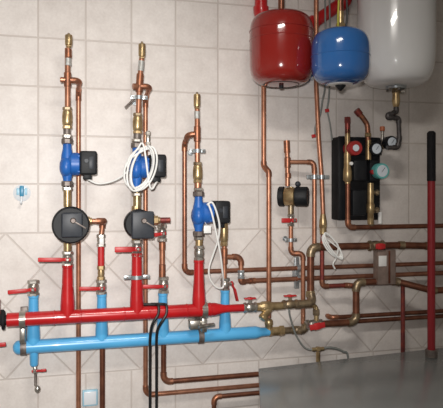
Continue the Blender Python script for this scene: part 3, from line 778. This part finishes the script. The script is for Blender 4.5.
# long dark pipes on the wall and a riser
zz1 = A(340,317,.045).z; zz2 = A(370,320.5,.045).z
x400 = A(400,320,.08).x
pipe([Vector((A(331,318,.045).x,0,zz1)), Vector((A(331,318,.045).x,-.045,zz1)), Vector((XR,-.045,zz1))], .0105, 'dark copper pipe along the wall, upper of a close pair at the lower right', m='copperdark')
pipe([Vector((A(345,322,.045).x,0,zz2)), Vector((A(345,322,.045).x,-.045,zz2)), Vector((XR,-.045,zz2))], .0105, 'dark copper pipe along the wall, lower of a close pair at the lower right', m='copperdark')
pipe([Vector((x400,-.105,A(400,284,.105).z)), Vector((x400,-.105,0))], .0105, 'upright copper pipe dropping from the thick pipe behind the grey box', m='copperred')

# ------------------------------------------------------------------ header outlets on the right
# red header: valve, strainer, valve
yr = zr
c = Vector((rx(250,306),-DR,yr)); 
ball_valve(c, X3, .062, .021, 'valve with red butterfly handle at the right end of the red header', Vector((.055,0,0)), Z3, 'nickel', 'butterfly handle valves', wing=True)
t = thing('strainer', Vector((rx(264,305),-DR,yr-.05)), 'brass angled strainer next to the red header outlet valve', 'strainer')
xs0, xs1 = rx(256,305), rx(284,303)
MB().lathe(Vector((xs0,-DR,yr)), X3, [(0,.019),(.02,.019),(.03,.024),(.06,.024),(.075,.019),(xs1-xs0,.017)], 18).build('strainer_body', 'brass', t)
sv = Vector((-.62,-.25,-.72)).normalized(); sc0 = Vector((rx(270,305),-DR,yr))
MB().lathe(sc0, sv, [(0,.020),(.05,.017),(.054,.020),(.066,.020),(.070,.016)], 18).build('filter_branch', 'brass', t)
c = Vector((rx(290,303),-DR,yr+.004))
ball_valve(c, X3, .075, .020, 'valve with red butterfly handle between strainer and thick copper riser', Vector((.060,0,0)), Z3, 'brassdark', 'butterfly handle valves', wing=True)
xk2 = rx(303,302)
t = thing('elbow_fitting', Vector((xk2,-DR,yr-.02)), 'brass elbow joining the red header outlet to the thick riser', 'fitting')
MB().tube(fillet([Vector((rx(297,302),-DR,yr+.004)), Vector((xk,-DR+.0,yr+.004)), Vector((xk,-dt,A(311,292,dt).z))], .03)[0], .0185).build('elbow', 'brassdark', t)
MB().hexn(Vector((xk,-dt,A(311,297,dt).z)), Vector((xk,-dt,A(311,291,dt).z)), .023).build('nut', 'brass', t)
# link between outlets
xl = A(316, 310, .12).x
zlow6 = A(300, 327, .1).z
zlo = zb+.012
t = thing('bypass_link', Vector((xl,-.12,zbl)), 'short brass bypass joining the two outlets left of the lower thick pipe', 'fitting')
MB().tube(fillet([Vector((A(297,306,.12).x,-.12,A(300,306,.12).z)), Vector((xl,-.12,A(300,306,.12).z)), Vector((xl,-dt,zbl))], .02)[0], .0110).build('link_pipe', 'brass', t)
MB().hexn(Vector((xl,-.122,A(316,315,.12).z)), Vector((xl,-.121,A(316,309,.12).z)), .017).build('hex_nut', 'brassdark', t)
MB().cyl(Vector((A(295,306,.12).x,-.12,A(300,306,.12).z)), Vector((A(303,306,.12).x,-.12,A(300,306,.12).z)), .014).build('end_plug', 'nickel', t)
# blue header outlet
xb0 = bx(269,328)
t = thing('tee_fitting', Vector((a1_.x,-DB,zb-.02)), 'brass tee at the right end of the light blue header', 'fitting')
MB().cyl(Vector((xb0,-DB,zb)), Vector((bx(283,327),-DB,zb)), .020).hexn(Vector((bx(279,327),-DB,zb)), Vector((bx(284,327),-DB,zb)), .024).hexn(Vector((xb0,-DB,zb)), Vector((xb0+.016,-DB,zb)), .023).build('tee_body', 'brass', t)
MB().lathe(Vector((a1_.x,-DB,zb)), Z3, [(0,.017),(.03,.017),(.036,.020),(.052,.018),(.058,.013)], 18).build('tee_branch', 'brass', t)
xv = A(312, 325, .105).x
pipe([Vector((bx(283,327),-DB,zb)), Vector((bx(297,327),-DB,zb)), Vector((A(302,326,.10).x,-.105,zb)), Vector((xv-.03,-.118,zbl))], .0155, 'short brass pipe between the blue header tee and the red handled valve', m='brassdark', em='brassdark')
t = ball_valve(Vector((xv+.002,-.122,zbl)), X3, .085, .021, 'valve with broad red handle on the pipe from the blue header', Vector((.075,0,.010)), -Y3, 'nickel', lw=.026, wing=True)

# thin grey hose and brass tee over the grey box
th = thing('hose_tee', Vector((A(318,358,.13).x, -.13, 0)), 'brass hose tee standing just behind the grey box', 'fitting')
h0, h1, h2 = col(318, 350, .13, 360, 352, 349)
MB().cyl(Vector((h0.x,h0.y,0)), h1, .0095).build('stem', 'brass', th)
MB().cyl(h2-X3*.03, h2+X3*.03, .0085).hexn(h2-Z3*.010, h2+Z3*.010, .013).build('tee_body', 'brass', th)
hs = cable([A(291,300,.15), A(289,310,.16), A(291.5,322,.14), A(296,335,.13), A(303,346,.12), A(309,349.5,.125), Vector((h2.x-.026,h2.y,h2.z))], .0042, 'thin grey hose dropping from the red header outlet to the brass hose tee', 'cablegrey', 'hose', 'thin grey hoses')
hs['category'] = 'hose'
hs = cable([Vector((h2.x+.026,h2.y,h2.z)), A(328,347.5,.13), A(336,348.5,.13), A(343,351.5,.13), A(348,357,.13), Vector((A(349,362,.13).x,-.13,.55)), Vector((A(349,362,.13).x,-.13,.3)), Vector((A(349,362,.13).x,-.13,.005))], .0055, 'thin grey hose curving from the brass hose tee down behind the grey box', 'cablegrey', 'hose', 'thin grey hoses')
hs['category'] = 'hose'

# ------------------------------------------------------------------ clamps across the two long runs
g = A(299, 273, .055)
t = thing('pipe_clamp', Vector((A(299,270,.07).x,-.055,A(299,285,.055).z)), 'grey rail bracket holding both long copper runs near the stepped pipe', 'clamp', 'pipe clamps')
xg = A(298.5,272,.055).x
zA, zB = zlow, zl2
q = MB().box(Vector((xg,-.030,(zA+zB)/2)), .022, .016, zA-zB+.10, bev=.002); q.box(Vector((xg,-.011,(zA+zB)/2)), .022, .022, .05, bev=.002); q.build('rail', 'zinc', t)
for zz_, r_ in ((zA,.0110), (zB,.0120)):
    MB().band(Vector((xg,-.055,zz_)), X3, r_, r_+.005, .020).build('strap', 'zinc', t)

# ------------------------------------------------------------------ solar pump station
ds = .02
L0 = A(334.5, 180, .06); 
t = thing('pump_station', A(357,220,.05), 'black pump station with gauges and two brass pipes, under the blue tank', 'pump station')
def bxp(x0, x1, y0, y1, d0, d1, bev=.006):
    p = A((x0+x1)/2, (y0+y1)/2, d1); a = A(x0,(y0+y1)/2,d1); b = A(x1,(y0+y1)/2,d1); zt = Zat(y0,p); zb_ = Zat(y1,p)
    return Vector(((a.x+b.x)/2, -(d0+d1)/2, (zt+zb_)/2)), b.x-a.x, d1-d0, zt-zb_, bev
def addbox(name, m, par, *a):
    c, w, dd, h, bv = bxp(*a)
    return MB().box(c, w, dd, h, bev=bv).build(name, m, par)
sh = addbox('insulation_shell', 'blackmatt', t, 338.5, 380.5, 137, 220, 0, .085, .008)
addbox('shell_side', 'black', t, 338.8, 345, 136, 220, .085, .098, .004)
addbox('shell_top', 'black', t, 345, 381, 137, 154, .085, .10, .006)
addbox('pump_head', 'black', t, 354, 367, 160, 181, .085, .15, .008)
addbox('control_box', 'black', t, 353, 367, 190, 216, .085, .13, .008)
dp = .125
def vpipe(px, y0, y1, r, m, name, par=None, pyr=180):
    b, tp = col(px, pyr, dp, y1, y0); return MB().cyl(b, tp, r).build(name, m, par or t)
vpipe(347.5, 129, 184, .0125, 'brass', 'flow_pipe')
b, tp = col(347.5, 165, dp, 182, 153)
MB().lathe(b, Z3, [(0,.014),(.01,.021),(.05,.021),(.07,.017),(tp.z-b.z,.017)], 18).build('flow_ball_valve', 'brass', t)
tp0 = A(347.5,118,dp)
b, tp = col(347.5, 124, dp, 134, 117); MB().cyl(b, tp, .0125).build('flow_stub', 'copperred', t)
MB().hexn(Vector((b.x,b.y,tp.z-.030)), tp, .016).build('stub_nut', 'copperred', t)
q = [A(358, 112, dp), A(365, 121, dp), A(367.5,128,dp), A(368.2, 150, dp)]
MB().tube(spline(q, 6), .0125).build('return_bend', 'coppersolder', t)
MB().tube([A(356.3,110,dp), A(360,114.6,dp)], .0165).build('bend_socket', 'copperred', t)
MB().hexn(*col(368,136,dp,137,133), .017).build('compression_nut', 'brass', t)
vpipe(368.3, 140, 160, .0135, 'brass', 'return_pipe', None, 150)
b, tp = col(370.5, 205, dp, 224, 183)
MB().lathe(b, Z3, [(0,.015),(.05,.015),(.055,.019),(.09,.019),(.10,.015),(.15,.016),(tp.z-b.z,.014)], 18).build('flow_meter', 'brass', t)
for y in (192.5, 210):
    s_ = col(371, y, dp, y)[0]
    MB().cyl(s_, s_+X3*.036, .009).hexn(s_+X3*.024, s_+X3*.040, .014).build('fill_tap', 'brassdark', t)
def gauge(px, py, d, rpx, rim, face, name, back, par=None, neck=True):
    c = A(px, py, d); R = U(rpx, c)
    g = MB().lathe(c+Y3*(d-back), -Y3, [(0,R*.8),(.004,R*.96),(d-back-.004,R),(d-back+.004,R*.95),(d-back+.004,R*.74)], 28).build(name, rim, par or t)
    MB().cyl(c+Y3*.001, c-Y3*.0052, R*.74, 28, .0005).build('dial', face, g)
    MB().box(c-Y3*.0058+Vector((R*.1,0,R*.15)), R*.75, .001, R*.10, ux=Vector((.6,0,.8)), uz=Y3, bev=0).build('needle', 'rubber', g)
    return g
gauge(355.5, 148, .16, 7.4, 'redplastic', 'redplastic', 'red_thermometer', .09)
g = A(355.5,148,.165); MB().cyl(g-Y3*.002, g-Y3*.008, U(3.4,g), 20, .001).build('inner_dial', 'dial', t)
gauge(376.3, 148.8, .15, 6.8, 'black', 'dial', 'blue_thermometer', .09)
gauge(382, 171, .15, 8.0, 'teal', 'dial', 'teal_dial', .09)
addbox('teal_mount', 'black', t, 370, 380, 160, 181, .085, .115, .004)
g = A(373,172,.13); MB().cyl(g+Y3*.012, g-Y3*.006, U(2.4,g), 14).build('red_knob', 'redplastic', t)
g = A(351.5,163.5,.15); MB().cyl(g+Y3*.022, g-Y3*.004, U(1.8,g), 12).build('white_knob', 'white', t)
pg = A(382.5, 138, .13)
b, tp = col(382.3, 138, .12, 148, 131)
MB().cyl(b, tp, .0075).build('safety_stem', 'nickel', t); MB().cyl(tp, tp+Z3*.022, .012).build('safety_cap', mat('orange_cap', (.48,.14,.06), .4), t)
MB().cyl(Vector((b.x,b.y,b.z+.006)), Vector((A(392,147,.12).x,-.12,b.z+.006)), .008).build('manifold_arm', 'brassdark', t)
MB().cyl(Vector((b.x-.02,b.y,b.z+.006)), Vector((b.x+.005,b.y,b.z+.006)), .010).build('arm_nut', 'brassdark', t)
gauge(391.8, 142.3, .17, 6.6, 'black', 'dial', 'pressure_gauge', .125)
addbox('gauge_mount', 'blackmatt', t, 377, 382, 140, 155, .06, .12, .004)
b = col(371, 224, dp, 220)[0]
MB().cyl(*col(380,216,.10,224,212), .010).build('drain_nozzle', 'white', t)
# pipes leaving the station to the right
zs = A(400, 226.5, dp).z
s_ = col(347.8, 200, dp, 183)[0]
pipe([s_, Vector((s_.x,-dp,zs)), Vector((XR,-dp,zs))], .0115, 'copper pipe from the left leg of the black pump station turning right', bend=.025, m='copperdark', em='coppersolder')
t2 = fitting(371, 217, 226, dp, .016, 'brass tee under the right leg of the black pump station', 'brassdark')

# ------------------------------------------------------------------ red upright at the right edge
# ------------------------------------------------------------------ grey box (boiler casing) at lower right
zt6 = A(258.5, 368, .25).z
def onplane(px, py):
    a = (px-CXP)/F; tt = (CZ-zt6)*F/(py-HZ)
    return ((S+a*K)*tt, -D+(K-a*S)*tt)
c0 = onplane(258.5, 368.3); c1 = onplane(443, 347.4)
c1 = (c1[0], min(c1[1], -.012))
c2 = onplane(500, 445); c3 = onplane(262, 445)
t = thing('boiler_casing', Vector(((c0[0]+c2[0])/2, (c0[1]+c3[1])/2, 0)), 'low grey steel box with glossy top standing in front of the wall', 'boiler')
top_poly = [c0, c3, c2, c1]
cx = sum(p[0] for p in top_poly)/4; cy = sum(p[1] for p in top_poly)/4
ins = [(cx+(x-cx)*.985, cy+(y-cy)*.985) for x, y in top_poly]
MB().prism(ins, .06, zt6-.02).build('side_panels', 'boilerside', t)
MB().prism(top_poly, zt6-.025, zt6, .004).build('top_sheet', 'boiler', t)
MB().prism([(cx+(x-cx)*.92, cy+(y-cy)*.92) for x, y in top_poly], 0, .06).build('plinth', 'black', t)

p = A(431.3, 260, .29)
t = thing('riser_pipe', Vector((p.x,p.y,zt6)), 'dark red painted upright pipe with black upper end, standing on the grey box', 'pipe')
RP = .0175
MB().cyl(Vector((p.x,p.y,zt6)), Vector((p.x,p.y,Zat(178,p))), RP).build('red_pipe', mat('dark_red_paint', (.26,.012,.018), .4), t)
MB().lathe(Vector((p.x,p.y,Zat(181,p))), Z3, [(0,RP+.002),(Zat(133,p)-Zat(181,p),RP+.002),(Zat(132,p)-Zat(181,p)+.004,RP-.006)], 18).build('black_sleeve', 'blackmatt', t)
MB().cyl(Vector((p.x,p.y,zt6)), Vector((p.x,p.y,zt6+.035)), RP+.010).build('foot_collar', 'iron', t)

# ------------------------------------------------------------------ light
def area(name, loc, target, size, power, color=(1,1,1), sy=None):
    l = bpy.data.lights.new(name, 'AREA'); l.energy = power; l.color = color; l.size = size
    if sy: l.shape = 'RECTANGLE'; l.size_y = sy
    o = bpy.data.objects.new(name, l); C.objects.link(o); o.location = loc
    o.rotation_euler = (Vector(target)-Vector(loc)).to_track_quat('-Z', 'Y').to_euler()
    return o
area('ceiling_lamp', (.35, -1.75, HC-.03), (.35, -1.75, 0), .6, 26, (1,.95,.88), .25)
fl = bpy.data.lights.new('camera_flash', 'SPOT'); fl.energy = 240; fl.color = (1,.97,.94); fl.spot_size = math.radians(78); fl.spot_blend = 1.0; fl.shadow_soft_size = .025
fo = bpy.data.objects.new('camera_flash', fl); C.objects.link(fo); fo.location = (-.05, -D-.02, CZ+.09)
fo.rotation_euler = (Vector((-.10, 0, 1.34))-fo.location).to_track_quat('-Z', 'Y').to_euler()
w = bpy.data.worlds.new('World'); bpy.context.scene.world = w; w.use_nodes = True
w.node_tree.nodes['Background'].inputs['Color'].default_value = (.6,.6,.6,1); w.node_tree.nodes['Background'].inputs['Strength'].default_value = .3

# ------------------------------------------------------------------ camera
cam = bpy.data.cameras.new('camera'); co = bpy.data.objects.new('camera', cam); C.objects.link(co)
co.location = (0, -D, CZ); co.rotation_euler = (PI/2, 0, -TH)
cam.sensor_fit = 'HORIZONTAL'; cam.sensor_width = 36; cam.lens = 36*F/443; cam.shift_y = -(204-HZ)/443; cam.clip_start = .02
sc = bpy.context.scene; sc.camera = co
sc.view_settings.view_transform = 'Standard'; sc.view_settings.look = 'None'; sc.view_settings.gamma = 1; sc.view_settings.exposure = 0.0
